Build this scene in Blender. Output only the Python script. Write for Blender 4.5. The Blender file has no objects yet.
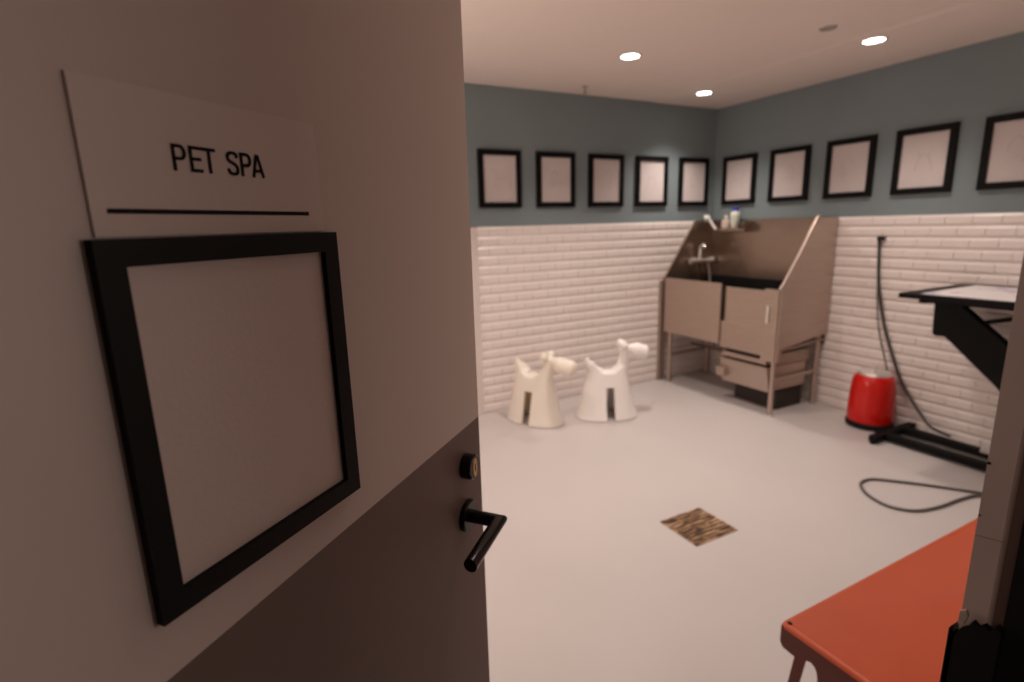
import bpy, bmesh, math, random
from mathutils import Vector, Matrix
random.seed(7)
R = math.radians
col = bpy.context.scene.collection
sc = bpy.context.scene

# ------------------------------------------------------------------ materials
def mat(name, c, rough=.5, metal=0., var=.0, vscale=8., bump=0., bscale=60., emit=0., coat=0., spec=.5, stretch=None):
    m = bpy.data.materials.new(name); m.use_nodes = True
    nt = m.node_tree; b = nt.nodes['Principled BSDF']
    b.inputs['Base Color'].default_value = (*c, 1)
    b.inputs['Roughness'].default_value = rough
    b.inputs['Metallic'].default_value = metal
    b.inputs['Specular IOR Level'].default_value = spec
    if coat: b.inputs['Coat Weight'].default_value = coat
    if emit:
        b.inputs['Emission Color'].default_value = (*c, 1); b.inputs['Emission Strength'].default_value = emit
    tc = nt.nodes.new('ShaderNodeTexCoord')
    vec = tc.outputs['Object']
    if stretch:
        mp = nt.nodes.new('ShaderNodeMapping'); mp.inputs['Scale'].default_value = stretch
        nt.links.new(vec, mp.inputs['Vector']); vec = mp.outputs['Vector']
    n = nt.nodes.new('ShaderNodeTexNoise'); n.inputs['Scale'].default_value = vscale; n.inputs['Detail'].default_value = 3
    nt.links.new(vec, n.inputs['Vector'])
    rp = nt.nodes.new('ShaderNodeValToRGB')
    rp.color_ramp.elements[0].position = .3; rp.color_ramp.elements[1].position = .7
    lo = tuple(max(0, x*(1-var)) for x in c); hi = tuple(min(1, x*(1+var)) for x in c)
    rp.color_ramp.elements[0].color = (*lo, 1); rp.color_ramp.elements[1].color = (*hi, 1)
    nt.links.new(n.outputs['Fac'], rp.inputs['Fac']); nt.links.new(rp.outputs['Color'], b.inputs['Base Color'])
    if bump:
        n2 = nt.nodes.new('ShaderNodeTexNoise'); n2.inputs['Scale'].default_value = bscale; n2.inputs['Detail'].default_value = 4
        nt.links.new(vec, n2.inputs['Vector'])
        bp = nt.nodes.new('ShaderNodeBump'); bp.inputs['Strength'].default_value = bump; bp.inputs['Distance'].default_value = .002
        nt.links.new(n2.outputs['Fac'], bp.inputs['Height']); nt.links.new(bp.outputs['Normal'], b.inputs['Normal'])
    return m

M = {}
M['floor'] = mat('floor_resin', (.54, .49, .475), .42, var=.03, vscale=1.5, bump=.05, bscale=40)
M['ceil'] = mat('ceiling_paint', (.82, .70, .64), .9, var=.01)
M['blue'] = mat('blue_paint', (.205, .250, .262), .75, var=.04, vscale=2)
M['white_wall'] = mat('white_paint', (.68, .60, .56), .7, var=.02)
M['grout'] = mat('grout', (.74, .68, .65), .9)
M['tile'] = mat('tile_glaze', (.80, .715, .675), .30, var=.02, vscale=3)
M['hall'] = mat('hall_paint', (.22, .175, .155), .8, var=.02)
M['hall_floor'] = mat('hall_floor_vinyl', (.10, .085, .08), .6, var=.05)
M['black'] = mat('black_lacquer', (.004, .0035, .0035), .55, spec=.15)
M['black_matte'] = mat('black_powder_coat', (.005, .0045, .0045), .6, bump=.1, bscale=200, spec=.15)
M['black_gloss'] = mat('black_handle_metal', (.018, .014, .013), .22, metal=.6)
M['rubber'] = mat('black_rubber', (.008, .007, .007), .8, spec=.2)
M['brass'] = mat('brass', (.55, .36, .14), .35, metal=1)
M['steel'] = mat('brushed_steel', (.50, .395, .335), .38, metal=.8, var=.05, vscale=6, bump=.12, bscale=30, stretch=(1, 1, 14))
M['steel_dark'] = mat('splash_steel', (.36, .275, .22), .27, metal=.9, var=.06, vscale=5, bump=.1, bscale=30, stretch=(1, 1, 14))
M['chrome'] = mat('chrome', (.88, .84, .80), .34, metal=.75)
M['paper'] = mat('drawing_paper', (.63, .555, .54), .6, var=.02)
M['pencil'] = mat('pencil_line', (.40, .35, .345), .8)
M['sign'] = mat('sign_plastic', (.64, .535, .49), .55, var=.015, bump=.03, bscale=300)
M['panel'] = mat('frame_insert_plastic', (.64, .53, .485), .5, var=.02, vscale=5, bump=.12, bscale=260)
M['ink'] = mat('black_print', (.004, .0035, .0035), .6, spec=.12)
M['red'] = mat('red_enamel', (.58, .008, .004), .3, coat=.2, spec=.3)
M['bench'] = mat('orange_red_powder_coat', (.50, .080, .026), .45, var=.04, vscale=6, bump=.04, bscale=200)
def translucent(name, c, c2, f):
    m = mat(name, c, .45, var=.01); nt = m.node_tree; b = nt.nodes['Principled BSDF']
    out = [n for n in nt.nodes if n.type == 'OUTPUT_MATERIAL'][0]
    tr = nt.nodes.new('ShaderNodeBsdfTranslucent'); tr.inputs[0].default_value = (*c2, 1)
    mx = nt.nodes.new('ShaderNodeMixShader'); mx.inputs[0].default_value = f
    nt.links.new(b.outputs[0], mx.inputs[1]); nt.links.new(tr.outputs[0], mx.inputs[2]); nt.links.new(mx.outputs[0], out.inputs[0])
    return m
M['horse_w'] = translucent('white_polyethylene', (.95, .90, .86), (.97, .92, .84), .08)
M['horse_c'] = translucent('cream_polyethylene', (.95, .885, .80), (.99, .86, .58), .18)
M['cord'] = mat('dark_cord', (.055, .046, .042), .55)
M['cord_floor'] = mat('grey_cord', (.10, .085, .08), .55)
M['jamb'] = mat('jamb_paint', (.50, .39, .345), .6, var=.05, vscale=12, bump=.06, bscale=120)
M['jamb_dark'] = mat('jamb_edge_paint', (.15, .085, .07), .6, var=.05)
M['lens'] = mat('lamp_lens', (1, .95, .90), .4, emit=9)
M['ring'] = mat('lamp_trim_white', (.75, .66, .62), .5)
M['grey_metal'] = mat('ceiling_fitting', (.42, .37, .35), .5, metal=.3)
M['bottle_white'] = mat('bottle_plastic', (.80, .80, .70), .35)
M['bottle_clear'] = mat('bottle_beige', (.58, .46, .38), .3)
M['blue_cap'] = mat('blue_cap', (.03, .05, .42), .4)
M['label_green'] = mat('bottle_label', (.55, .62, .52), .5)
M['white_plastic'] = mat('white_plastic', (.78, .74, .70), .35)
M['lightgrey'] = mat('actuator_grey', (.55, .5, .47), .4)

def door_material():
    m = mat('door_paint', (.60, .50, .455), .55, var=.015, vscale=3, bump=.05, bscale=180)
    nt = m.node_tree; b = nt.nodes['Principled BSDF']
    src = b.inputs['Base Color'].links[0].from_socket
    tc = nt.nodes.new('ShaderNodeTexCoord'); sp = nt.nodes.new('ShaderNodeSeparateXYZ')
    nt.links.new(tc.outputs['Object'], sp.inputs[0])
    gt = nt.nodes.new('ShaderNodeMath'); gt.operation = 'GREATER_THAN'; gt.inputs[1].default_value = 1.1605
    ml = nt.nodes.new('ShaderNodeMath'); ml.operation = 'MULTIPLY_ADD'; ml.inputs[1].default_value = -.042
    nt.links.new(sp.outputs['X'], ml.inputs[0]); nt.links.new(sp.outputs['Z'], ml.inputs[2]); nt.links.new(ml.outputs[0], gt.inputs[0])
    mx = nt.nodes.new('ShaderNodeMix'); mx.data_type = 'RGBA'
    mx.inputs['A'].default_value = (.150, .094, .080, 1)
    nt.links.new(gt.outputs[0], mx.inputs['Factor']); nt.links.new(src, mx.inputs['B'])
    nt.links.new(mx.outputs['Result'], b.inputs['Base Color'])
    return m
M['door'] = door_material()

def grate_material():
    m = mat('mottled_brass_grate', (.30, .17, .09), .45, metal=.55, var=.0)
    nt = m.node_tree; b = nt.nodes['Principled BSDF']
    rp = [n for n in nt.nodes if n.type == 'VALTORGB'][0]; ns = [n for n in nt.nodes if n.type == 'TEX_NOISE'][0]
    ns.inputs['Scale'].default_value = 40; ns.inputs['Detail'].default_value = 2
    mp = nt.nodes.new('ShaderNodeMapping'); mp.inputs['Scale'].default_value = (.32, 1.15, 1)
    nt.links.new(ns.inputs['Vector'].links[0].from_socket, mp.inputs['Vector']); nt.links.new(mp.outputs['Vector'], ns.inputs['Vector'])
    e = rp.color_ramp.elements
    e[0].position = .36; e[0].color = (.07, .038, .022, 1); e[1].position = .66; e[1].color = (.60, .40, .25, 1)
    k = e.new(.52); k.color = (.36, .20, .10, 1)
    return m
M['grate'] = grate_material()

def mat_material():
    m = mat('printed_table_mat', (.80, .74, .73), .5, var=0)
    nt = m.node_tree
    rp = [n for n in nt.nodes if n.type == 'VALTORGB'][0]; ns = [n for n in nt.nodes if n.type == 'TEX_NOISE'][0]
    ns.inputs['Scale'].default_value = 9
    e = rp.color_ramp.elements
    e[0].position = .56; e[0].color = (.80, .74, .73, 1); e[1].position = .66; e[1].color = (.42, .36, .55, 1)
    return m
M['mat'] = mat_material()

# ------------------------------------------------------------------ mesh helpers
def add_box(bm, lo, hi, bev=0.):
    x0, y0, z0 = lo; x1, y1, z1 = hi
    vs = [bm.verts.new(p) for p in [(x0,y0,z0),(x1,y0,z0),(x1,y1,z0),(x0,y1,z0),(x0,y0,z1),(x1,y0,z1),(x1,y1,z1),(x0,y1,z1)]]
    fs = [bm.faces.new([vs[i] for i in f]) for f in [(3,2,1,0),(4,5,6,7),(0,1,5,4),(1,2,6,5),(2,3,7,6),(3,0,4,7)]]
    if bev:
        es = list({e for f in fs for e in f.edges})
        bmesh.ops.bevel(bm, geom=es, offset=bev, segments=2, affect='EDGES', profile=.6)

def add_prism(bm, pts, axis, a, b, bev=0.):
    """extrude polygon pts (2-D) along axis ('x','y','z') from a to b"""
    def P(p, t):
        return {'x': (t, p[0], p[1]), 'y': (p[0], t, p[1]), 'z': (p[0], p[1], t)}[axis]
    A = [bm.verts.new(P(p, a)) for p in pts]; B = [bm.verts.new(P(p, b)) for p in pts]
    n = len(pts); fs = [bm.faces.new(A), bm.faces.new(B)]
    for i in range(n): fs.append(bm.faces.new([A[i], A[(i+1) % n], B[(i+1) % n], B[i]]))
    bmesh.ops.recalc_face_normals(bm, faces=fs)
    if bev:
        es = list({e for f in fs for e in f.edges})
        bmesh.ops.bevel(bm, geom=es, offset=bev, segments=2, affect='EDGES')

def smooth_path(pts, n=8):
    pts = [Vector(p) for p in pts]; out = []
    for i in range(len(pts)-1):
        p0 = pts[max(i-1, 0)]; p1 = pts[i]; p2 = pts[i+1]; p3 = pts[min(i+2, len(pts)-1)]
        for k in range(n):
            t = k/n
            out.append(.5*((2*p1)+(-p0+p2)*t+(2*p0-5*p1+4*p2-p3)*t*t+(-p0+3*p1-3*p2+p3)*t**3))
    out.append(pts[-1]); return out

def add_tube(bm, pts, r, seg=12, cap=True):
    pts = [Vector(p) for p in pts]; n = len(pts)
    rs = r if isinstance(r, (list, tuple)) else [r]*n
    rings = []; prev = None
    for i, p in enumerate(pts):
        if i == 0: t = pts[1]-pts[0]
        elif i == n-1: t = pts[-1]-pts[-2]
        else: t = (pts[i+1]-p).normalized()+(p-pts[i-1]).normalized()
        t.normalize()
        if prev is None:
            a = Vector((0, 0, 1)) if abs(t.z) < .9 else Vector((1, 0, 0))
            u = t.cross(a).normalized()
        else:
            u = (prev - t*prev.dot(t)).normalized()
        prev = u; v = t.cross(u)
        k = 1.
        if 0 < i < n-1:
            c = (pts[i+1]-p).normalized().dot((p-pts[i-1]).normalized()); k = 1
        rings.append([bm.verts.new(p+(u*math.cos(2*math.pi*j/seg)+v*math.sin(2*math.pi*j/seg))*rs[i]*k) for j in range(seg)])
    fs = []
    for a, b in zip(rings, rings[1:]):
        for j in range(seg): fs.append(bm.faces.new([a[j], a[(j+1) % seg], b[(j+1) % seg], b[j]]))
    if cap: fs.append(bm.faces.new(rings[0])); fs.append(bm.faces.new(rings[-1]))
    bmesh.ops.recalc_face_normals(bm, faces=fs)

def add_lathe(bm, prof, seg=40, org=(0, 0, 0), sx=1., sy=1.):
    rings = []; o = Vector(org)
    for r, z in prof:
        if r < 1e-6: rings.append([bm.verts.new(o+Vector((0, 0, z)))])
        else: rings.append([bm.verts.new(o+Vector((r*sx*math.cos(2*math.pi*j/seg), r*sy*math.sin(2*math.pi*j/seg), z))) for j in range(seg)])
    fs = []
    for a, b in zip(rings, rings[1:]):
        for j in range(seg):
            q = [a[j % len(a)], a[(j+1) % len(a)], b[(j+1) % len(b)], b[j % len(b)]]
            u = []
            for v in q:
                if v not in u: u.append(v)
            if len(u) > 2: fs.append(bm.faces.new(u))
    bmesh.ops.recalc_face_normals(bm, faces=fs)

def obj(name, bm, m, parent=None, smooth=None):
    me = bpy.data.meshes.new(name); bm.to_mesh(me); bm.free()
    me.materials.append(m)
    if smooth is not None:
        for p in me.polygons: p.use_smooth = True
        me.set_sharp_from_angle(angle=R(smooth))
    o = bpy.data.objects.new(name, me); col.objects.link(o)
    if parent: o.parent = parent
    return o

def B(*boxes, bev=0.):
    bm = bmesh.new()
    for lo, hi in boxes: add_box(bm, lo, hi, bev)
    return bm
def PR(pts, axis, a, b, bev=0.):
    bm = bmesh.new(); add_prism(bm, pts, axis, a, b, bev); return bm
def T(pts, r, seg=12):
    bm = bmesh.new(); add_tube(bm, pts, r, seg); return bm
def L(prof, seg=40, org=(0, 0, 0)):
    bm = bmesh.new(); add_lathe(bm, prof, seg, org); return bm

def tag(o, label=None, cat=None, group=None, kind=None):
    if label: o['label'] = label
    if cat: o['category'] = cat
    if group: o['group'] = group
    if kind: o['kind'] = kind
    return o
def thing(name, label, cat, loc=(0, 0, 0), rz=0., group=None):
    o = bpy.data.objects.new(name, None); col.objects.link(o); o.empty_display_size = .1
    o.location = loc; o.rotation_euler = (0, 0, rz)
    return tag(o, label, cat, group)
def struct(name, bm, m, parent=None, label=None, cat=None):
    o = obj(name, bm, m, parent)
    if not parent: tag(o, label, cat, kind='structure')
    return o
def shift(bm, d):
    bmesh.ops.translate(bm, verts=bm.verts, vec=d); return bm

# ------------------------------------------------------------------ setting
ZC = 2.518; XL = -4.75; YF = -3.64; YO = -3.76
struct('floor', B(((XL-.1, YF-.12, -.1), (.1, .1, 0))), M['floor'], label='pale grey resin floor of the pet washing room', cat='floor')
bm = bmesh.new()
add_prism(bm, [(XL-.1, ZC+.002), (-.81, ZC+.002), (-.765, ZC-.004), (.1, ZC-.004), (.1, ZC+.1), (XL-.1, ZC+.1)], 'y', YF, .1)
struct('ceiling', bm, M['ceil'], label='plain ceiling with a faint step along the right wall', cat='ceiling')
wb = struct('wall_back', B(((XL-.1, 0, 0), (.1, .1, ZC))), M['blue'], label='back wall, blue above white bevelled tiles', cat='wall')
wr = struct('wall_right', B(((0, YO, 0), (.1, 0, ZC))), M['blue'], label='right wall, blue above white bevelled tiles', cat='wall')
struct('wall_left', B(((XL-.1, YO, 0), (XL, 0, ZC))), M['white_wall'], label='white left wall hidden behind the open door', cat='wall')
DH = 2.12
struct('wall_front', B(((XL, YO, 0), (-4.575, YF, ZC)), ((-3.58, YO, 0), (0, YF, ZC)), ((-4.575, YO, DH), (-3.58, YF, ZC))), M['white_wall'], label='front wall with the doorway opening', cat='wall')

TZ = 1.5; TH = .075; TW = .15
def tiles(w0, w1, axis):
    """bevelled tiles between w0 and w1 along the wall; raised towards the room"""
    bm = bmesh.new(); g = .0008; bv = .017; hv = .0012; d0 = .0045; d1 = .0125
    def P(w, z, d): return (w, -d, z) if axis == 'x' else (-d, w, z)
    for r in range(20):
        z0 = r*TH+g; z1 = (r+1)*TH-g
        off = 0 if r % 2 else TW/2
        k = math.floor((w0-off)/TW)
        while k*TW+off < w1:
            a = max(k*TW+off+.0004, w0); b = min((k+1)*TW+off-.0004, w1); k += 1
            if b-a < .012: continue
            bb = min(hv, (b-a)*.4)
            O = [bm.verts.new(P(*q)) for q in [(a, z0, d0), (b, z0, d0), (b, z1, d0), (a, z1, d0)]]
            I = [bm.verts.new(P(*q)) for q in [(a+bb, z0+bv, d1), (b-bb, z0+bv, d1), (b-bb, z1-bv, d1), (a+bb, z1-bv, d1)]]
            bm.faces.new(I)
            for i in range(4): bm.faces.new([O[i], O[(i+1) % 4], I[(i+1) % 4], I[i]])
    bmesh.ops.recalc_face_normals(bm, faces=bm.faces)
    return bm
TXL = -2.50
def fix_n(o, n):
    # make sure tile faces look into the room
    me = o.data
    if me.polygons[0].normal.dot(Vector(n)) < 0: me.flip_normals()
t = obj('tile_cladding', tiles(TXL, -.004, 'x'), M['tile'], wb); fix_n(t, (0, -1, 0))
obj('grout_bed', B(((TXL, -.0042, 0), (0, 0, TZ))), M['grout'], wb)
t = obj('tile_cladding', tiles(YF, -.012, 'y'), M['tile'], wr); fix_n(t, (-1, 0, 0))
obj('grout_bed', B(((-.0042, YF, 0), (0, 0, TZ))), M['grout'], wr)
struct('trim_1', B(((-2.63, -.016, 0), (TXL, 0, TZ)), bev=.003), M['white_wall'], label='smooth pale end strip of the back wall tiling beside the door edge', cat='trim')
struct('trim_2', B(((XL, -.016, 0), (-2.63, 0, TZ))), M['white_wall'], label='pale lower wall panelling behind the door', cat='trim')

# hall outside the doorway
HX0, HX1, HY = -6.2, -1.4, -5.6
struct('floor_hall', B(((HX0, HY, -.1), (HX1, YF-.12, 0))), M['hall_floor'], label='dark hall floor outside the doorway', cat='floor')
struct('ceiling_hall', B(((HX0, HY, ZC), (HX1, YO, ZC+.1))), M['hall'], label='dim hall ceiling outside the doorway', cat='ceiling')
struct('wall_hall_left', B(((HX0-.1, HY, 0), (HX0, YO, ZC))), M['hall'], label='dim hall wall on the left', cat='wall')
struct('wall_hall_right', B(((HX1, HY, 0), (HX1+.1, YO, ZC))), M['hall'], label='dim hall wall on the right', cat='wall')
struct('wall_hall_back', B(((HX0, HY-.1, 0), (HX1, HY, ZC))), M['hall'], label='dim hall wall behind the viewer', cat='wall')
struct('wall_hall_front', B(((HX0, YO, 0), (XL-.1, YO+.05, ZC))), M['hall'], label='dim hall wall beside the doorway', cat='wall')

# right door jamb (strike side) with dark seal and torn black guard
jx, jy = -3.63, -3.64
jamb = struct('trim_3', PR([(jx, jy), (jx, jy-.0195), (jx+.004, jy-.0215), (jx+.05, jy-.0215), (jx+.05, jy)], 'z', 0, DH, bev=.0008), M['jamb'],
              label='dull grey-brown steel door jamb at the right edge, chipped above its black lower guard', cat='door frame')
obj('rebate_strip', PR([(jx+.0015, jy-.0215), (jx+.005, jy-.0285), (jx+.05, jy-.0285), (jx+.05, jy-.0215)], 'z', 0, DH), M['jamb_dark'], jamb)
obj('rubber_seal', B(((jx+.002, YO, 0), (jx+.05, jy-.0285, DH))), M['rubber'], jamb)
zs = [1.140, 1.134, 1.144, 1.1475, 1.156, 1.153, 1.158, 1.154, 1.161, 1.158]
bm = bmesh.new()
n = len(zs)
ys = [jy+.004 - i*(.034/(n-1)) for i in range(n)]
poly = [(ys[0], 0)] + [(y, z) for y, z in zip(ys, zs)] + [(ys[-1], 0)]
add_prism(bm, poly, 'x', jx-.0045, jx+.003)
add_box(bm, (jx-.0045, jy+.0005, 0), (jx+.04, jy+.005, 1.138))
obj('edge_guard', bm, M['rubber'], jamb)['label'] = 'torn black rubber guard on the lower jamb'
obj('joint_line', PR([(jy-.001, 1.2328), (jy-.001, 1.2332), (jy-.0195, 1.2367), (jy-.0195, 1.2363)], 'x', jx-.0003, jx+.0005), M['jamb_dark'], jamb)
for (yy, zz, rr) in [(jy-.0016, 1.300, .0014), (jy-.0014, 1.252, .0009)]:
    bm = bmesh.new(); add_tube(bm, [(jx-.0004, yy, zz), (jx+.001, yy, zz)], rr, 8)
    obj('screw_hole', bm, M['rubber'], jamb)
obj('paint_chip', PR([(jy-.001, 1.160), (jy-.005, 1.163), (jy-.007, 1.158), (jy-.005, 1.148), (jy-.001, 1.146)], 'x', jx-.0052, jx-.002), mat('chipped_plaster', (.42, .33, .26), .9, var=.25, vscale=160), jamb)
struct('trim_4', B(((-4.625, YO, 0), (-4.575, YF, DH)), ((-4.575, YO, DH), (-3.58, YF, DH+.04))), M['jamb'], label='steel door frame head and hinge side', cat='door frame')

# ------------------------------------------------------------------ door
W = .904; ang = R(40.2)
door = thing('door_1', 'open two-tone door, pale beige above dark brown, black lever handle', 'door', (-4.533, -3.64, 0), ang)
door['kind'] = 'structure'
obj('door_leaf', B(((0, 0, .006), (W, .042, 2.11)), bev=.0015), M['door'], door)
def at(u, z, o=0.): return (W-u, -o, z)        # door-local point: u from the free edge, o out of the outer face
def cyl_o(bm, u, z, o0, o1, r, sx=1., seg=32, bev=0.):
    A = [bm.verts.new((W-u+r*sx*math.cos(2*math.pi*j/seg), -o0, z+r*math.sin(2*math.pi*j/seg))) for j in range(seg)]
    A2 = [bm.verts.new((W-u+r*sx*math.cos(2*math.pi*j/seg), -o1+bev, z+r*math.sin(2*math.pi*j/seg))) for j in range(seg)]
    k = (r-bev)/r
    A3 = [bm.verts.new((W-u+r*k*sx*math.cos(2*math.pi*j/seg), -o1, z+r*k*math.sin(2*math.pi*j/seg))) for j in range(seg)]
    fs = [bm.faces.new(A), bm.faces.new(A3)]
    for P, Q in ((A, A2), (A2, A3)):
        for j in range(seg): fs.append(bm.faces.new([P[j], P[(j+1) % seg], Q[(j+1) % seg], Q[j]]))
    bmesh.ops.recalc_face_normals(bm, faces=fs)
hz = 1.05; hu = .058
bm = bmesh.new(); cyl_o(bm, hu, hz, 0, .009, .026, bev=.002)
rose = obj('rosette', bm, M['black_gloss'], door, 40)
bm = bmesh.new()
def mitred(bm, pts, r, seg=20):
    pts = [Vector(p) for p in pts]; d1 = (pts[1]-pts[0]).normalized(); d2 = (pts[2]-pts[1]).normalized()
    pn = (d1+d2).normalized()
    up = Vector((0, 0, 1)); s1 = d1.cross(up).normalized(); s2 = d2.cross(up).normalized()
    r0, r1, r2 = [], [], []
    for j in range(seg):
        c, s = math.cos(2*math.pi*j/seg)*r, math.sin(2*math.pi*j/seg)*r
        q = pts[0]+s1*c+up*s; r0.append(bm.verts.new(q))
        t_ = (pts[1]-q).dot(pn)/d1.dot(pn); r1.append(bm.verts.new(q+d1*t_))
        r2.append(bm.verts.new(pts[2]+s2*c+up*s))
    fs = [bm.faces.new(r0), bm.faces.new(r2)]
    for a, b in ((r0, r1), (r1, r2)):
        for j in range(seg): fs.append(bm.faces.new([a[j], a[(j+1) % seg], b[(j+1) % seg], b[j]]))
    bmesh.ops.recalc_face_normals(bm, faces=fs)
mitred(bm, [at(hu, hz, .005), at(hu, hz, .0565), at(hu+.100, hz-.013, .0565)], .0106)
obj('door_handle', bm, M['black_gloss'], door, 40)
bm = bmesh.new(); cyl_o(bm, .056, 1.135, 0, .018, .0205, sx=.92, bev=.0025)
lock = obj('lock_cylinder', bm, M['black_gloss'], door, 40)
bm = bmesh.new(); cyl_o(bm, .056, 1.135, .018, .0187, .0150, sx=.46)
obj('cylinder_face', bm, M['brass'], lock)
bm = bmesh.new(); add_box(bm, at(.0567, 1.129, .0193), at(.0553, 1.141, .0185))
obj('keyhole', bm, M['ink'], lock)
for z in (.25, 1.05, 1.85):
    bm = bmesh.new(); add_tube(bm, [(-.004, .045, z-.05), (-.004, .045, z+.05)], .007, 12); obj('hinge', bm, M['grey_metal'], door)

def on_door(name, label, cat, u, z):
    p = Matrix.Rotation(ang, 4, 'Z') @ Vector(at(u, z)); 
    o = thing(name, label, cat, (p.x-4.533, p.y-3.64, p.z), ang); return o
def rel(bm, u, z): return shift(bm, (-(W-u), 0, -z))

# room sign
sg = on_door('room_sign', 'pale flat sign plate with black PET SPA lettering above a thin line', 'sign', .428, 1.505)
bm = bmesh.new(); add_box(bm, at(.5315, 1.5045, .0022), at(.3245, 1.6035, 0), .0006)
obj('sign_plate', rel(bm, .428, 1.505), M['sign'], sg)
bm = bmesh.new(); add_box(bm, at(.5215, 1.5196, .0027), at(.3425, 1.5229, .0017))
obj('rule_line', rel(bm, .428, 1.505), M['ink'], sg)
SW = .128
def ribbon(bm, pts, w, P, t0, t1):
    pts = [Vector((p[0], p[1])) for p in pts]; n = len(pts); Lf, Rt = [], []
    for i, p in enumerate(pts):
        a = (p-pts[i-1]).normalized() if i else (pts[1]-p).normalized()
        b = (pts[i+1]-p).normalized() if i < n-1 else a
        m = (a+b).normalized(); nn = Vector((-m.y, m.x)); k = w/2/max(.35, m.dot(a))
        Lf.append(p+nn*k); Rt.append(p-nn*k)
    for i in range(n-1):
        q = [Lf[i], Rt[i], Rt[i+1], Lf[i+1]]
        A = [bm.verts.new(P(v.x, v.y, t0)) for v in q]; C = [bm.verts.new(P(v.x, v.y, t1)) for v in q]
        bm.faces.new(A); bm.faces.new(C)
        for k in range(4): bm.faces.new([A[k], A[(k+1) % 4], C[(k+1) % 4], C[k]])
def arc(cx, cy, rx, ry, a0, a1, n=8):
    return [(cx+rx*math.cos(R(a0+(a1-a0)*i/n)), cy+ry*math.sin(R(a0+(a1-a0)*i/n))) for i in range(n+1)]
h_ = SW/2
def letter(ch):
    if ch == 'P': return [[(h_, 0), (h_, 1)], [(h_, 1-h_), (.30, 1-h_)] + arc(.36, .70, .62-h_-.36, .3-h_, 90, -90) + [(h_, .40+h_)]]
    if ch == 'E': return [[(h_, 0), (h_, 1)], [(h_, 1-h_), (.57, 1-h_)], [(h_, .51), (.53, .51)], [(h_, h_), (.57, h_)]]
    if ch == 'T': return [[(0, 1-h_), (.66, 1-h_)], [(.33, 0), (.33, 1)]]
    if ch == 'S':
        q = [(.57, .74), (.53, .87), (.43, .925), (.32, 1-h_), (.20, .92), (.11, .86), (.075, .755), (.10, .65), (.18, .58), (.32, .52), (.45, .455), (.535, .37), (.56, .26), (.53, .14), (.44, .08), (.32, h_), (.19, .085), (.10, .15), (.06, .28)]
        return [[(p.x, p.y) for p in smooth_path([(a, b, 0) for a, b in q], 3)]]
    if ch == 'A': return [[(.06, 0), (.335, .985)], [(.66, 0), (.385, .985)], [(.15, .28), (.57, .28)], [(.33, .93), (.39, .93)]]
bm = bmesh.new(); chh = .0186
for ch, off in zip('PETSPA', (0, .72, 1.29, 2.42, 3.12, 3.70)):
    for st in letter(ch):
        ribbon(bm, st, SW, lambda a, b, t, off=off: at(.4712-(off+a*.93)*chh, 1.5503+b*chh, t), .0018, .0030)
bmesh.ops.recalc_face_normals(bm, faces=bm.faces)
lt = obj('lettering', rel(bm, .428, 1.505), M['ink'], sg); lt['label'] = 'black capital letters PET SPA'

# empty poster frame under the sign
pf = on_door('poster_frame', 'empty black poster frame with a blank beige insert hung on the door', 'frame', .4225, 1.224)
uo0, uo1, zo0, zo1 = .5375, .3130, 1.2250, 1.5035; fw = .0235; dp = .008
bm = bmesh.new()
def frame_mesh(bm, P, x0, x1, z0, z1, w, d, inset=.002):
    """mitred frame, P(x, depth, z)"""
    o = [(x0, z0), (x1, z0), (x1, z1), (x0, z1)]; i = [(x0+w, z0+w), (x1-w, z0+w), (x1-w, z1-w), (x0+w, z1-w)]
    rb = [bm.verts.new(P(a, 0, b)) for a, b in o]; rf = [bm.verts.new(P(a, d, b)) for a, b in o]
    jf = [bm.verts.new(P(a, d, b)) for a, b in i]; jb = [bm.verts.new(P(a, 0, b)) for a, b in i]
    fs = []
    for A, C in ((rb, rf), (rf, jf), (jf, jb), (jb, rb)):
        for k in range(4): fs.append(bm.faces.new([A[k], A[(k+1) % 4], C[(k+1) % 4], C[k]]))
    bmesh.ops.recalc_face_normals(bm, faces=fs)
frame_mesh(bm, lambda x, d, z: (x, -d, z), W-uo0, W-uo1, zo0, zo1, .0185, dp)
obj('frame_moulding', rel(bm, .4225, 1.224), M['black'], pf)
bm = bmesh.new(); add_box(bm, at(uo0-.01, zo0+.01, .0022), at(uo1+.01, zo1-.01, .0005))
obj('blank_insert', rel(bm, .4225, 1.224), M['panel'], pf)

# ------------------------------------------------------------------ framed drawings
def strokes(kind):
    """loose pencil outlines, in unit square coordinates"""
    S = {
     0: [[(.22,.62),(.30,.72),(.40,.66),(.38,.52),(.55,.50),(.75,.52),(.82,.45),(.80,.28)], [(.36,.50),(.36,.28)], [(.30,.62),(.33,.61)]],
     1: [[(.35,.60),(.42,.70),(.52,.66),(.50,.55),(.40,.50),(.35,.60)], [(.25,.45),(.40,.42),(.60,.44),(.78,.40)], [(.40,.42),(.36,.30)]],
     2: [[(.45,.68),(.55,.75),(.66,.68),(.70,.55),(.62,.48)], [(.62,.48),(.66,.35),(.60,.28)], [(.40,.62),(.50,.64)]],
     3: [[(.30,.30),(.36,.50),(.50,.62),(.62,.52),(.68,.30)], [(.42,.56),(.36,.66)], [(.56,.58),(.64,.68)]],
     4: [[(.55,.75),(.42,.66),(.36,.48),(.44,.32)], [(.55,.75),(.66,.66),(.70,.50)], [(.46,.42),(.56,.40)]],
    }[kind]
    return S
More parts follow.
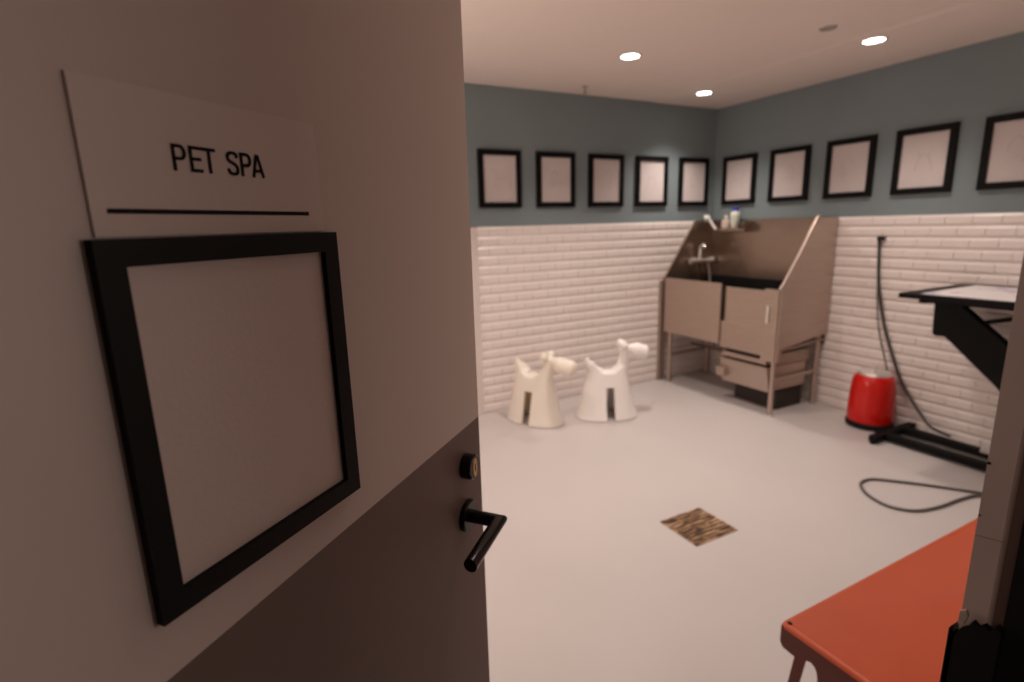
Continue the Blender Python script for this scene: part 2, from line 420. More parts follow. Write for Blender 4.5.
def picture(name, label, wall, c, zb, w, h, k):
    """c: centre along the wall"""
    if wall == 'A': loc = (c, 0, zb); rz = 0
    else: loc = (0, c, zb); rz = -math.pi/2
    t = thing(name, label, 'picture', loc, rz, 'framed drawings on the blue walls')
    Pm = lambda x, d, z: (x, -d, z)
    bm = bmesh.new(); frame_mesh(bm, Pm, -w/2, w/2, 0, h, .040, .026)
    obj('frame_moulding', bm, M['black'], t)
    obj('drawing_sheet', B(((-w/2+.03, -.012, .03), (w/2-.03, -.004, h-.03))), M['paper'], t)
    bm = bmesh.new(); iw, ih = w-.08, h-.08
    for st in strokes(k % 5):
        pts = smooth_path([(-iw/2+iw*(a if k < 5 else 1-a), -.0122, .04+ih*b) for a, b in st], 6)
        add_tube(bm, pts, .0011, 5)
    obj('pencil_sketch', bm, M['pencil'], t)
ZB, ZTf = 1.641, 2.0685
nA = ['first from the open door', 'second from the open door', 'middle one of five', 'fourth from the open door', 'nearest the corner']
FA = [(-2.472,-2.112), (-1.971,-1.608), (-1.469,-1.106), (-.965,-.61), (-.458,-.106)]
for i, (a, b) in enumerate(FA):
    picture('framed_drawing', 'black framed pencil drawing on the back blue wall, '+nA[i], 'A', (a+b)/2, ZB, .36, ZTf-ZB, i)
nB = ['beside the corner above the blue-capped bottle', 'second from the corner above the bath', 'third from the corner past the bath', 'fourth from the corner', 'above the grooming table']
FB = [(-.118,-.471), (-.616,-.969), (-1.111,-1.463), (-1.598,-1.958), (-2.099,-2.452)]
for i, (a, b) in enumerate(FB):
    picture('framed_drawing', 'black framed pencil drawing on the right blue wall, '+nB[i], 'B', (a+b)/2, ZB, .357, ZTf-ZB, 5+i)

# ------------------------------------------------------------------ ceiling fittings
def spot(x, y, power, size=R(115), z=None, blend=1.0, rad=.06):
    ld = bpy.data.lights.new('downlight_beam', 'SPOT'); ld.energy = power; ld.spot_size = size; ld.spot_blend = blend
    ld.shadow_soft_size = rad; ld.color = LC
    lo = bpy.data.objects.new('downlight_beam', ld); col.objects.link(lo); lo.location = (x, y, (z or ZC)-.035); return lo
LC = (1., .885, .805)
def downlight(x, y, label, z):
    t = thing('ceiling_downlight', label, 'ceiling light', (x, y, z), 0, 'recessed ceiling downlights')
    obj('trim_ring', L([(.056, 0), (.056, -.006), (.062, -.007), (.074, -.003), (.074, 0)]), M['ring'], t, 40)
    obj('lamp_lens', L([(0, -.0055), (.056, -.0055), (.056, -.001), (0, -.001)]), M['lens'], t)
z1, z2 = ZC+.002, ZC-.004
P0 = 58
downlight(-1.828, -.959, 'round glowing downlight furthest left, above the two white toy animals', z1)
downlight(-.637, -.433, 'small round glowing downlight near the room corner above the bath', z2)
downlight(-.679, -1.765, 'round glowing downlight at right, above the red canister', z2)
spot(-1.828, -.959, P0*1.3, z=z1); spot(-.637, -.433, P0, z=z2); spot(-.679, -1.765, P0*.8, z=z2)
for x, y, k in [(-2.0, -2.5, .8), (-.68, -3.1, .25), (-3.3, -1.0, .8), (-2.95, -2.9, .35)]:  # unseen downlights added as fill for the room and door
    downlight(x, y, 'round ceiling downlight added outside the view as fill light', z1 if x < -.8 else z2); spot(x, y, P0*k, z=z1 if x < -.8 else z2)
t = obj('ceiling_disc', L([(0, -.008), (.038, -.008), (.044, -.004), (.046, 0), (0, 0)], org=(0, 0, 0)), M['grey_metal'], None, 40)
t.location = (-1.123, -1.773, z1); tag(t, 'small flat grey round cap on the ceiling left of the right downlight', 'ceiling fitting')
t = thing('sprinkler_head', 'thin grey sprinkler head hanging from the ceiling near the back wall', 'sprinkler', (-1.66, -.23, z1))
obj('collar', L([(0, 0), (.022, 0), (.022, -.006), (.012, -.010), (0, -.010)]), M['grey_metal'], t, 40)
obj('stem', T([(0, 0, -.008), (0, 0, -.05)], .008), M['grey_metal'], t, 40)
obj('deflector', L([(0, -.05), (.015, -.05), (.017, -.054), (0, -.056)]), M['grey_metal'], t, 40)

# ------------------------------------------------------------------ dog bath
bath = thing('dog_bath', 'stainless steel dog washing bath on legs in the room corner', 'dog bath', (0, 0, 0))
xb, xf = -.034, -.615; yl, yr = -.030, -1.240
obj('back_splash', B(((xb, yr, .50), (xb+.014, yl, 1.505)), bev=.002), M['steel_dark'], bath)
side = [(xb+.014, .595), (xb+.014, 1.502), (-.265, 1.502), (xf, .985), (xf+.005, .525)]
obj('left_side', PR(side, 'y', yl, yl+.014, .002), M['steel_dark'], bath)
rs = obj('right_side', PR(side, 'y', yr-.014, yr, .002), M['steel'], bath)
obj('slanted_rail', T(smooth_path([(-.245, yr-.004, 1.502), (-.270, yr-.004, 1.492), (-.44, yr-.004, 1.232), (xf-.005, yr-.004, .985)], 4), .013), M['steel'], rs, 40)['label'] = 'bright folded top edge'
obj('slanted_rail', T([(-.262, yl+.002, 1.500), (xf-.003, yl+.002, .985)], .006), M['steel'], bath, 40)
# basin: sloped floor, inner walls
bm = bmesh.new()
add_prism(bm, [(xf+.01, .50), (xb, .54), (xb, .56), (xf+.01, .52)], 'y', yr, yl)
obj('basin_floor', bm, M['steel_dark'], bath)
obj('shade_grate', B(*[((xf+.03, yr+.03+i*.0475, .835), (xb-.004, yr+.06+i*.0475, .85)) for i in range(24)], ((xf+.03, yr+.02, .815), (xf+.05, yl-.02, .836)), ((xb-.03, yr+.02, .815), (xb-.008, yl-.02, .836))), M['rubber'], bath)['label'] = 'dark raised grate added to stand for the shade inside the bath'  # black slats added so the bath interior reads as deep shade
obj('shade_band', B(((xb-.004, yr+.01, .56), (xb, yl-.01, .985)), bev=.001), M['rubber'], bath)['label'] = 'black strip standing for deep shade low on the splash back'  # shade at the bottom of the splash back, put in as a black strip
# front
gate = obj('front_gate', B(((xf-.022, -.712, .486), (xf-.004, -.062, .993)), bev=.004), M['steel'], bath)
obj('front_panel', B(((xf+.004, -1.150, .672), (xf+.018, -.745, .968)), bev=.003), M['steel'], bath)
obj('front_skirt', B(((xf-.004, -1.150, .462), (xf+.012, -.712, .684)), bev=.004), M['steel'], bath)
obj('gate_track', B(((xf+.018, -.750, .50), (xf+.034, -.705, .97)), bev=.002), M['steel_dark'], bath)
obj('corner_post', B(((xf-.014, -1.254, .43), (xf+.008, -1.120, .985)), ((xf-.014, -1.262, .43), (xf+.03, -1.240, .985)), bev=.003), M['steel'], bath)
bm = bmesh.new(); add_tube(bm, [(xf-.022, -1.165, .73), (xf-.022, -1.165, .86)], .012, 12); add_tube(bm, [(xf-.01, -1.165, .74), (xf-.022, -1.165, .74)], .008, 8); add_tube(bm, [(xf-.01, -1.165, .85), (xf-.022, -1.165, .85)], .008, 8)
obj('gate_latch', bm, M['chrome'], bath, 40)
obj('wall_post', B(((xf-.050, -.040, 0), (xf+.02, -.018, .968)), bev=.003), M['steel'], bath)
def leg(x, y, top, r=.019):
    o = obj('leg', T([(x, y, .02), (x, y, top)], r, 16), M['steel'], bath, 40)
    obj('foot', L([(0, 0), (.026, 0), (.026, .006), (.014, .014), (.012, .03), (0, .03)], 20, (x, y, 0)), M['grey_metal'], o, 40)
leg(xf+.025, -.105, .53); leg(xf+.012, -1.222, .53); leg(-.075, -1.215, .60); leg(-.075, -.085, .58)
obj('side_rail', T([(xf+.012, -1.222, .280), (-.075, -1.215, .285)], .015), M['steel'], bath, 40)
obj('side_rail', T([(xf+.025, -.105, .262), (-.075, -.085, .262)], .013), M['steel'], bath, 40)
obj('rear_rail', T([(-.075, -1.215, .262), (-.075, -.085, .262)], .013), M['steel_dark'], bath, 40)
# drain pipe below the basin
obj('drain_pipe', T(smooth_path([(-.25, -.32, .53), (-.25, -.32, .38), (-.23, -.29, .33), (-.19, -.25, .34), (-.15, -.20, .40), (-.08, -.18, .41), (-.01, -.18, .41)], 6), .022), M['grey_metal'], bath, 40)
obj('lower_rail', T([(-.30, -.09, .335), (-.30, -.66, .335)], .012), M['steel_dark'], bath, 40)
# tilted step drawer under the right half
stp = thing('step_drawer', None, None, (-.375, -.965, .172)); stp.parent = bath
bm = bmesh.new()
t0 = .010
def slab(bm, pts, y0, y1): add_prism(bm, pts, 'y', y0, y1, .002)
fx0, fx1 = -.245, .22
slab(bm, [(fx0+.03, 0), (fx0+.04, -.0), (fx0-.002, .205), (fx0-.014, .205)], -.225, .225)      # front face, leaning out
slab(bm, [(fx0+.03, 0), (fx1, .0), (fx1, .012), (fx0+.03, .012)], -.225, .225)                  # bottom
slab(bm, [(fx1-.01, 0), (fx1, 0), (fx1, .205), (fx1-.01, .205)], -.225, .225)
for s in (-.225, .215): slab(bm, [(fx0+.035, .0), (fx1, 0), (fx1, .205), (fx0-.008, .205)], s, s+.01)
obj('step_tray', bm, M['steel'], stp)
obj('tray_lip', B(((fx0-.03, .165, .05), (fx0+.03, .250, .125)), bev=.004), M['steel'], stp)
obj('tray_shadow', B(((fx0-.004, -.215, .190), (fx1-.012, .215, .2035))), M['rubber'], stp)['label'] = 'black sheet standing for the shadow in the open top of the step drawer'  # shadow between basin and drawer, put in as a black sheet
for q in (-.238, .228): obj('drawer_runner', B(((fx0+.06, q, .215), (fx1, q+.01, .305))), M['steel_dark'], stp)
obj('drawer_cover', B(((fx0+.005, -.20, .222), (fx1, .225, .258)), bev=.003), M['steel'], stp)
obj('drawer_plinth', B(((fx0+.16, -.20, -.170), (fx1, .20, -.004))), mat('plinth_brown', (.028, .019, .015), .7), stp)
# mixer tap on the left side
tap = thing('mixer_tap', None, None, (-.20, yl, 1.13)); tap.parent = bath
bm = bmesh.new(); add_tube(bm, [(-.10, -.05, 0), (.10, -.05, 0)], .018, 16)
for s in (-.075, .075): add_tube(bm, [(s, 0, 0), (s, -.05, 0)], .014, 12)
obj('tap_body', bm, M['chrome'], tap, 40)
obj('tap_spout', T(smooth_path([(-.03, -.05, .0), (-.03, -.055, .07), (-.03, -.06, .125), (-.03, -.085, .145), (-.03, -.11, .125)], 5), .014), M['chrome'], tap, 40)
for s in (-.125, .115): obj('tap_knob', T([(s-.022, -.05, 0), (s+.028, -.05, 0)], [.026, .031], 18), M['chrome'], tap, 40)
obj('shower_hose', T(smooth_path([(.06, -.055, -.01), (.085, -.06, -.06), (.10, -.065, -.16), (.105, -.07, -.27)], 5), .0095), M['grey_metal'], tap, 40)
# bottle rack on the back splash
rack = obj('bottle_rack', B(((xb-.105, -.49, 1.392), (xb, -.19, 1.400)), ((xb-.105, -.49, 1.392), (xb-.100, -.19, 1.425)), ((xb-.105, -.492, 1.392), (xb, -.488, 1.46)), ((xb-.105, -.192, 1.392), (xb, -.188, 1.46))), M['steel_dark'], bath)
rk = 1.4005
b1 = thing('shampoo_bottle', 'white shampoo bottle with a bright blue cap on the bath rack', 'bottle', (xb-.055, -.345, rk))
obj('bottle_body', L([(0, 0), (.028, 0), (.032, .005), (.034, .06), (.041, .075), (.042, .155), (.036, .172), (.016, .178), (.016, .182), (0, .182)], 24), M['bottle_white'], b1, 40)
obj('cap', L([(0, .182), (.026, .182), (.026, .208), (.022, .213), (0, .213)], 24), M['blue_cap'], b1, 40)
obj('label_band', L([(.0424, .082), (.0426, .082), (.0426, .14), (.0424, .14)], 24), M['label_green'], b1)
b2 = thing('soap_bottle', 'beige round bottle beside the blue-capped bottle on the bath rack', 'bottle', (xb-.055, -.245, rk))
obj('bottle_body', L([(0, 0), (.038, 0), (.041, .005), (.041, .085), (.032, .105), (.014, .112), (.014, .122), (0, .122)], 24), M['bottle_clear'], b2, 40)
obj('cap', L([(0, .122), (.018, .122), (.018, .142), (0, .145)], 20), M['white_plastic'], b2, 40)
b3 = thing('dark_bottle', 'small dark bottle at the right end of the bath rack', 'bottle', (xb-.055, -.442, rk))
obj('bottle_body', L([(0, 0), (.030, 0), (.034, .005), (.034, .07), (.024, .082), (0, .084)], 24), mat('dark_brown_plastic', (.05, .03, .022), .35), b3, 40)
b4 = thing('shower_head', 'white hand shower head leaning on the left end of the bath rack', 'shower head', (xb-.10, -.140, 1.447))
bm = bmesh.new(); add_tube(bm, smooth_path([(0, -.03, -.03), (-.005, .01, .02), (-.012, .05, .07)], 5), [.011+.00015*i for i in range(11)], 14)
obj('handle', bm, M['white_plastic'], b4, 40)
bm = bmesh.new(); add_tube(bm, [(-.004, .040, .072), (-.012, .058, .080), (-.026, .072, .074), (-.034, .08, .07)], [.014, .026, .032, .030], 20)
obj('spray_head', bm, M['white_plastic'], b4, 50)

# ------------------------------------------------------------------ toy animals
def make_animal(dr, ml):
    bm = bmesh.new(); N = 96; K = 22
    def sm(t): t = max(0, min(1, t)); return t*t*(3-2*t)
    def seat(x): return .362 + .088*sm((-x-.04)/.095) + .055*sm((x-.03)/.10)
    aT, bT = .140, .070; aB, bB = .245, .152
    rings = []
    for k in range(K+1):
        t = k/K; e = t**.85
        a = aB+(aT-aB)*e; b = bB+(bT-bB)*e; ring = []
        for j in range(N):
            th = 2*math.pi*j/N; c, s = math.cos(th), math.sin(th)
            pw = .86
            x = a*math.copysign(abs(c)**pw, c); y = b*math.copysign(abs(s)**pw, s)
            xr = aT*math.copysign(abs(c)**pw, c)
            ring.append(bm.verts.new((x, y, seat(xr)*t)))
        rings.append(ring)
    for q in (.92, .75, .5, .25):
        ring = []
        for j in range(N):
            v = rings[K][j].co; x, y = v.x*q, v.y*q
            ring.append(bm.verts.new((x, y, seat(x)+.012*(1-q))))
        rings.append(ring)
    cv = bm.verts.new((0, 0, seat(0)+.012))
    for A, C in zip(rings, rings[1:]):
        for j in range(N): bm.faces.new([A[j], A[(j+1) % N], C[(j+1) % N], C[j]])
    for j in range(N): bm.faces.new([rings[-1][j], rings[-1][(j+1) % N], cv])
    bmesh.ops.recalc_face_normals(bm, faces=bm.faces)
    me = bpy.data.meshes.new('shell'); bm.to_mesh(me); bm.free()
    o = bpy.data.objects.new('shell', me); col.objects.link(o)
    md = o.modifiers.new('s', 'SOLIDIFY'); md.thickness = .022; md.offset = -1
    # neck, head, muzzle, ears, tail as overlapping tapered tubes
    bpy.context.view_layer.update()
    bm = bmesh.new(); bm.from_mesh(bpy.data.meshes.new_from_object(o.evaluated_get(bpy.context.evaluated_depsgraph_get())))
    bpy.data.objects.remove(o)
    add_tube(bm, smooth_path([(.075, 0, .32), (.112, 0, .38), (.130, 0, .45), (.136, 0, .530-dr)], 5), [.064-.0025*i if i < 11 else .037 for i in range(16)], 24)
    # head + muzzle
    hp = smooth_path([(.108, 0, .535-dr), (.155, 0, .537-dr), (.21, 0, .530-dr), (.262, 0, .512-dr), (.322+ml, 0, .500-dr)], 6)
    def hr(i):
        t = i/(len(hp)-1)
        r = .038-.006*math.sin(min(1, t/.36)*math.pi) if t < .36 else .038+.022*sm((t-.36)/.25)
        if t > .86: r *= math.sqrt(max(.15, 1-((t-.86)/.15)**2))
        if t < .1: r *= math.sqrt(max(.2, 1-((.1-t)/.11)**2))
        return r
    add_tube(bm, hp, [hr(i) for i in range(len(hp))], 24)
    for s in (-1, 1):
        ep = [(.125, s*.018, .548-dr), (.120, s*.040, .570-dr), (.118, s*.056, .583-dr), (.117, s*.066, .588-dr)]
        add_tube(bm, ep, [.026, .031, .030, .018], 16)
    add_tube(bm, smooth_path([(-.080, 0, .345), (-.120, 0, .385), (-.148, 0, .430), (-.162, 0, .478)], 4), [.062-.0041*i for i in range(13)], 20)
    me = bpy.data.meshes.new('toy'); bm.to_mesh(me); bm.free()
    o = bpy.data.objects.new('toy', me); col.objects.link(o)
    md = o.modifiers.new('r', 'REMESH'); md.mode = 'VOXEL'; md.voxel_size = .0055
    md = o.modifiers.new('sm', 'SMOOTH'); md.iterations = 10; md.factor = .5
    cb = B(((-.034, -.3, -.1), (.034, .3, .252))); cm = bpy.data.meshes.new('cut'); cb.to_mesh(cm); cb.free()
    co = bpy.data.objects.new('cut', cm); col.objects.link(co)
    md = o.modifiers.new('b', 'BOOLEAN'); md.operation = 'DIFFERENCE'; md.object = co; md.solver = 'EXACT'
    bpy.context.view_layer.update()
    me2 = bpy.data.meshes.new_from_object(o.evaluated_get(bpy.context.evaluated_depsgraph_get()))
    bpy.data.objects.remove(o); bpy.data.objects.remove(co)
    zmin = min(v.co.z for v in me2.vertices)
    for v in me2.vertices: v.co.z -= zmin
    for p in me2.polygons: p.use_smooth = True
    me2.set_sharp_from_angle(angle=R(45))
    return me2
am = make_animal(.045, .040); am2 = make_animal(0, 0)
am.materials.clear(); am.materials.append(M['horse_c']); am2.materials.clear(); am2.materials.append(M['horse_w'])
for me_, loc, rz, lab in [(am, (-2.215, -.355, 0), R(-63), 'cream plastic toy animal seat with long muzzle, nearer the door'),
                          (am2, (-1.680, -.567, 0), R(-22), 'white plastic toy animal seat with raised head, nearer the bath')]:
    o = bpy.data.objects.new('toy_animal', me_); col.objects.link(o); o.location = loc; o.rotation_euler = (0, 0, rz)
    tag(o, lab, 'toy animal', 'toy animal seats by the tiled wall')

# ------------------------------------------------------------------ red canister
rc = thing('canister_dryer', 'red round canister machine with shiny metal top by the tiled wall', 'canister', (-.172, -1.722, 0), R(20))
obj('base', L([(0, .006), (.171, .006), (.174, .012), (.174, .034), (.166, .045), (0, .045)]), M['rubber'], rc, 40)
obj('red_body', L([(0, .045), (.166, .045), (.169, .055), (.167, .15), (.160, .27), (.152, .335), (.138, .362), (.118, .372), (0, .372)]), M['red'], rc, 40)
obj('metal_top', L([(0, .372), (.120, .372), (.122, .378), (.114, .392), (.06, .400), (0, .402)]), M['chrome'], rc, 40)
obj('handle', T(smooth_path([(-.07, 0, .395), (-.05, 0, .418), (.05, 0, .418), (.07, 0, .395)], 5), .008), M['chrome'], rc, 40)
for a in (120, 240, 0):
    x, y = .150*math.cos(R(a)), .150*math.sin(R(a))
    obj('caster', T([(x, y-.014, .018), (x, y+.014, .018)], .018, 16), M['rubber'], rc, 40)

rc.scale = (.865, .865, 1.04)

# ------------------------------------------------------------------ grooming table
gt = thing('grooming_table', 'black lift grooming table with white printed top by the right wall', 'table', (-.30, -2.65, 0))
def G(*bx, bev=0.): return shift(B(*bx, bev=bev), (.30, 2.65, 0))
tz = 1.057; tx0, tx1, ty0, ty1 = -.715, -.025, -3.30, -2.085
obj('tabletop', G(((tx0, ty0, tz-.030), (tx1, ty1, tz)), bev=.005), M['black_matte'], gt)
obj('printed_mat', G(((tx0+.03, ty0+.05, tz-.002), (tx1-.03, ty1-.10, tz+.003)), bev=.001), M['mat'], gt)['label'] = 'white table mat with faint purple print'
obj('top_frame', G(((-.60, -3.1, tz-.060), (-.56, -2.14, tz-.030)), ((-.18, -3.1, tz-.060), (-.14, -2.14, tz-.030)), ((-.60, -2.18, tz-.065), (-.14, -2.14, tz-.03)), bev=.003), M['black_matte'], gt)
arm = [(-2.101, tz-.06), (-2.112, .772), (-2.130, .758), (-2.180, .762), (-2.411, .560), (-2.95, .09), (-3.06, .06), (-3.12, .16), (-2.99, .315), (-2.467, .776), (-2.238, .965), (-2.225, tz-.06)]
bm = bmesh.new()
for x in (-.335, -.285): add_prism(bm, arm, 'x', x, x+.02, .003)
add_prism(bm, [(-2.13, tz-.07), (-2.14, .79), (-2.19, .785), (-2.92, .14), (-2.95, .28), (-2.25, .93), (-2.24, tz-.07)], 'x', -.325, -.270)
obj('lift_arm', shift(bm, (.30, 2.65, 0)), M['black_matte'], gt)
bm = bmesh.new(); add_tube(bm, [(-.30, -2.31, .858), (-.30, -2.47, .908), (-.30, -2.75, .995)], .014, 12)
obj('brace', shift(bm, (.30, 2.65, 0)), M['black_matte'], gt, 40)
bm = bmesh.new(); add_tube(bm, [(-.31, -2.425, .575), (-.31, -2.50, .50)], .024, 16); add_tube(bm, [(-.31, -2.50, .50), (-.31, -2.86, .14)], .016, 12)
obj('actuator', shift(bm, (.30, 2.65, 0)), M['lightgrey'], gt, 40)
obj('foot_bar', G(((-.505, -1.955, .012), (-.020, -1.905, .058)), bev=.005), M['black_matte'], gt)
obj('foot_bar', G(((-.505, -3.255, .012), (-.020, -3.205, .058)), bev=.005), M['black_matte'], gt)
obj('base_rail', G(((-.40, -3.21, .015), (-.345, -1.95, .060)), bev=.004), M['black_matte'], gt)
obj('base_rail', G(((-.19, -3.21, .015), (-.135, -1.95, .060)), bev=.004), M['black_matte'], gt)
obj('pivot_bracket', G(((-.375, -3.14, .05), (-.350, -2.98, .20)), ((-.26, -3.14, .05), (-.235, -2.98, .20)), ((-.48, -3.16, .05), (-.145, -2.96, .066))), M['black_matte'], gt)
obj('floor_box', G(((-.215, -2.50, .055), (-.165, -2.40, .082)), bev=.005), M['lightgrey'], gt)
for (x, y) in ((-.49, -1.93), (-.035, -1.93), (-.49, -3.23), (-.035, -3.23)):
    bm = bmesh.new(); add_tube(bm, [(x, y, 0), (x, y, .014)], .02, 14); obj('rubber_foot', shift(bm, (.30, 2.65, 0)), M['rubber'], gt)

# ------------------------------------------------------------------ cords
hose = thing('hanging_cord', 'dark cord hanging from a hook on the tiled right wall', 'cord', (0, -1.572, 1.335))
bm = bmesh.new()
add_tube(bm, smooth_path([(-.03, -1.572, 1.325), (-.028, -1.580, 1.20), (-.028, -1.600, 1.02), (-.028, -1.660, .76), (-.03, -1.735, .55), (-.035, -1.838, .33), (-.06, -1.97, .17), (-.10, -2.08, .09), (-.12, -2.2, .07)], 8), .0105, 12)
obj('cable', shift(bm, (0, 1.572, -1.335)), M['cord'], hose, 60)
bm = bmesh.new()
add_tube(bm, smooth_path([(-.020, -1.575, 1.30), (-.020, -1.588, 1.0), (-.020, -1.625, .72), (-.020, -1.69, .50), (-.02, -1.75, .30), (-.022, -1.80, .14)], 8), .0045, 10)
obj('thin_wire', shift(bm, (0, 1.572, -1.335)), M['cord_floor'], hose, 60)
bm = bmesh.new(); add_box(bm, (-.012, -1.595, 1.30), (-.006, -1.555, 1.355), .002); add_tube(bm, smooth_path([(-.010, -1.575, 1.345), (-.03, -1.575, 1.348), (-.045, -1.575, 1.342), (-.048, -1.575, 1.322)], 4), .009, 10)
add_tube(bm, [(-.03, -1.556, 1.347), (-.03, -1.61, 1.340)], .011, 10)
obj('hook', shift(bm, (0, 1.572, -1.335)), M['rubber'], hose, 40)
o = obj('loose_cable', T(smooth_path([(x, y, .009) for x, y in [(-.55, -2.90), (-.62, -2.75), (-.708, -2.612), (-.848, -2.425), (-1.008, -2.252), (-1.068, -2.222), (-1.130, -2.225), (-1.18, -2.255), (-1.240, -2.325), (-1.272, -2.425), (-1.245, -2.50), (-1.180, -2.550), (-1.043, -2.581), (-.862, -2.595), (-.735, -2.630), (-.66, -2.76), (-.59, -2.91)]], 8), .0078, 10), M['cord_floor'], None, 60)
tag(o, 'grey cord lying in a loop on the pale floor', 'cord')

# ------------------------------------------------------------------ floor drain
dr = thing('floor_drain', 'square mottled brass drain grate set in the middle of the floor', 'floor drain', (-2.258, -2.083, 0))
hx, hy = .138, .124
bm = bmesh.new(); frame_mesh(bm, lambda x, d, z: (x, z, d), -hx, hx, -hy, hy, .010, .004)
obj('drain_rim', bm, M['grate'], dr)
obj('drain_well', B(((-hx+.005, -hy+.005, .0003), (hx-.005, hy-.005, .0010))), mat('drain_dark', (.05, .028, .018), .7), dr)
bm = bmesh.new()
ny = 9
for i in range(ny):
    y = -hy+.014+(2*hy-.028)*(i+.5)/ny
    for (a, b) in ((-hx+.010, -.052), (-.044, .044), (.052, hx-.010)):
        add_box(bm, (a, y-.0068, .001), (b, y+.0068, .004))
for x in (-.048, .048): add_box(bm, (x-.004, -hy+.01, .001), (x+.004, hy-.01, .0038))
obj('drain_slats', bm, M['grate'], dr)

# ------------------------------------------------------------------ bench
bx0, by1, bz = -2.990, -3.048, .45
bl, bw = 1.15, .40
bn = thing('metal_bench', 'orange-red painted metal bench with punched corner hole beside the door jamb', 'bench', (bx0+bl/2, by1-bw/2, 0))
X0, X1, Y0, Y1 = -bl/2, bl/2, -bw/2, bw/2
def rrect(x0, x1, y0, y1, r, n=6):
    out = []
    for cx, cy, a0 in ((x1-r, y1-r, 0), (x0+r, y1-r, 90), (x0+r, y0+r, 180), (x1-r, y0+r, 270)):
        for k in range(n+1):
            a = R(a0+90*k/n); out.append((cx+r*math.cos(a), cy+r*math.sin(a)))
    return out
bm = bmesh.new(); layers = []
for ins, z in ((.000, bz-.012), (.000, bz-.006), (.002, bz-.002), (.006, bz), (.014, bz), (.017, bz-.0012)):
    layers.append([bm.verts.new((x, y, z)) for x, y in rrect(X0+ins, X1-ins, Y0+ins, Y1-ins, .014-ins*.5)])
for A, C in zip(layers, layers[1:]):
    for j in range(len(A)): bm.faces.new([A[j], A[(j+1) % len(A)], C[(j+1) % len(A)], C[j]])
bm.faces.new(layers[-1]); bm.faces.new(list(reversed(layers[0])))
bmesh.ops.recalc_face_normals(bm, faces=bm.faces)
seat = obj('bench_seat', bm, M['bench'], bn, 50)
bm = bmesh.new(); add_tube(bm, [(X0+.016, Y1-.016, bz-.0005), (X0+.016, Y1-.016, bz+.0006)], .0065, 14)
obj('corner_hole', bm, M['rubber'], seat)
bm = bmesh.new()
ah = .060; th = .003
def arch(a0, a1, z1, h, r):
    """skirt profile along an axis: drop panel with rounded lower ends rising to a shallow arch"""
    pts = [(a0, z1), (a1, z1), (a1, z1-h+.008), (a1-.008, z1-h)]
    pts += [(a1-.075, z1-h-.012), (a1-.085, z1-h+.004), (a1-.11, z1-h+.018), (a1-.15, z1-h+.022)]
    pts += [(a0+.15, z1-h+.022), (a0+.11, z1-h+.018), (a0+.085, z1-h+.004), (a0+.075, z1-h-.012)]
    pts += [(a0+.008, z1-h), (a0, z1-h+.008)]
    return pts
zt = bz-.008
mdk = mat('shaded_apron_red', (.085, .012, .008), .5)  # darker copy of the bench paint, with its shade put into the colour
for y in (Y0+.0005, Y1-.0005-th): add_prism(bm, arch(X0+.004, X1-.004, zt, ah, 0), 'y', y, y+th)
half = [(0, zt), (0, .392), (.004, .384), (.010, .380), (.048, .377), (.076, .392), (.086, .395), (.096, .391), (.103, .380), (.107, .362), (.107, .31), (.112, .30)]
pts = [(Y1-.004-a, b) for a, b in half] + [(Y0+.004+a, b) for a, b in reversed(half)]
for x in (X0+.0005, X1-.0005-th): add_prism(bm, pts, 'x', x, x+th)
obj('apron', bm, mdk, bn)
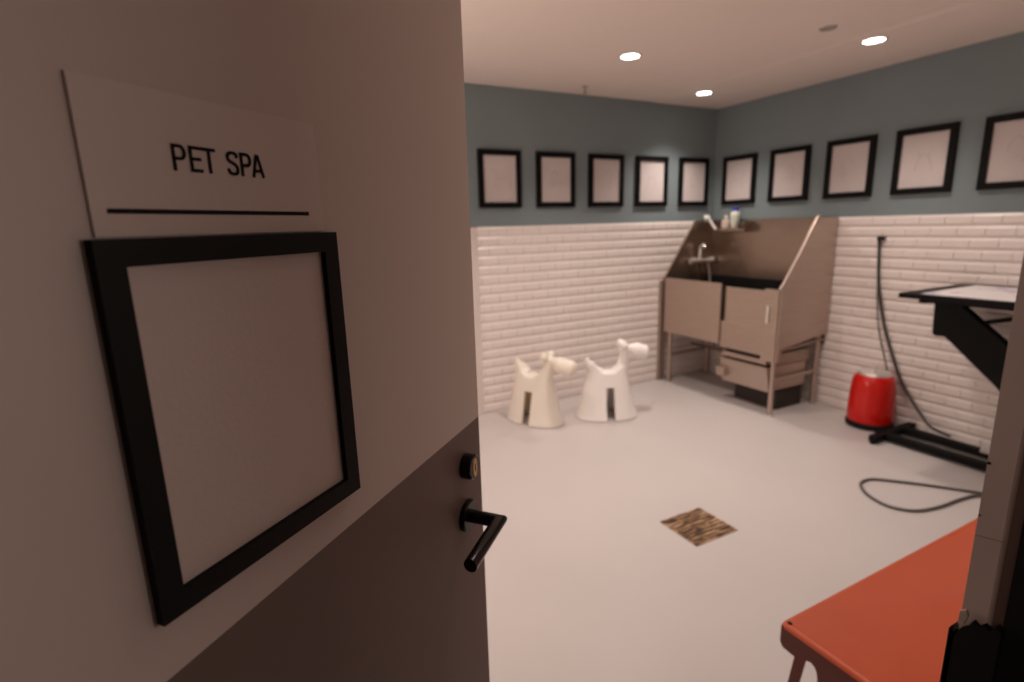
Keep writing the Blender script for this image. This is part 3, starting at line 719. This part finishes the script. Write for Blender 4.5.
for sx in (-1, 1):
    for sy in (-1, 1):
        bm = bmesh.new()
        top = Vector((sx*(bl/2-.016), sy*(bw/2-.065), .415)); bot = Vector((sx*(bl/2+.010), sy*(bw/2-.022), .012))
        wt, wb_ = .0145, .011
        def ring(p, w):
            k = .004
            q = [(w, w), (-w, w), (-w, w-k), (w-k, w-k), (w-k, -w), (w, -w)]
            return [bm.verts.new((p.x+sx*a, p.y+sy*b, p.z)) for a, b in q]
        A = ring(top, wt); C = ring(bot, wb_); fs = [bm.faces.new(A), bm.faces.new(C)]
        for j in range(6): fs.append(bm.faces.new([A[j], A[(j+1) % 6], C[(j+1) % 6], C[j]]))
        bmesh.ops.recalc_face_normals(bm, faces=fs)
        lg = obj('leg', bm, mdk, bn)
        bm = bmesh.new(); add_box(bm, (bot.x-.016, bot.y-.016, 0), (bot.x+.016, bot.y+.016, .014), .003)
        obj('foot_cap', bm, M['rubber'], lg)

# ------------------------------------------------------------------ added fill lights, world
def fill_lamp(name, loc, e, rad, c):
    la = bpy.data.lights.new(name, 'POINT'); la.energy = e; la.shadow_soft_size = rad; la.color = c
    lo = bpy.data.objects.new(name, la); col.objects.link(lo); lo.location = loc
fill_lamp('room_fill', (-4.1, -1.5, 1.25), 33, .22, (1, .87, .78))       # added unseen fill behind the door, lifts ceiling and upper walls
fill_lamp('hall_door_fill', (-3.28, -3.93, 1.5), 11.5, .12, (1, .83, .74))         # added unseen fill right of the doorway, brightens the door face
fill_lamp('hall_jamb_fill', (-5.6, -4.45, 1.8), 12, .15, (1, .80, .70))  # added unseen fill at the left of the hall, brightens the jamb
w = bpy.data.worlds.new('world'); sc.world = w; w.use_nodes = True
w.node_tree.nodes['Background'].inputs[0].default_value = (.02, .018, .017, 1)

# ------------------------------------------------------------------ camera
yaw, pitch, roll = 26.974, 12.21, -1.588
yw, pt, rl = R(yaw), R(pitch), R(roll)
f = Vector((math.sin(yw)*math.cos(pt), math.cos(yw)*math.cos(pt), -math.sin(pt)))
r = Vector((math.cos(yw), -math.sin(yw), 0)); u = r.cross(f)
r2 = math.cos(rl)*r+math.sin(rl)*u; u2 = -math.sin(rl)*r+math.cos(rl)*u
cd = bpy.data.cameras.new('camera'); cam = bpy.data.objects.new('camera', cd); col.objects.link(cam)
Mx = Matrix((( r2.x, u2.x, -f.x), (r2.y, u2.y, -f.y), (r2.z, u2.z, -f.z))).to_4x4()
Mx.translation = Vector((-4.170, -3.829, 1.505)); cam.matrix_world = Mx
cd.sensor_width = 36; cd.lens = 533.14/1024*36; cd.clip_start = .02
cd.dof.use_dof = True; cd.dof.focus_distance = .62; cd.dof.aperture_fstop = 3.8
sc.camera = cam
sc.view_settings.view_transform = 'Standard'; sc.view_settings.look = 'None'; sc.view_settings.exposure = 0.0
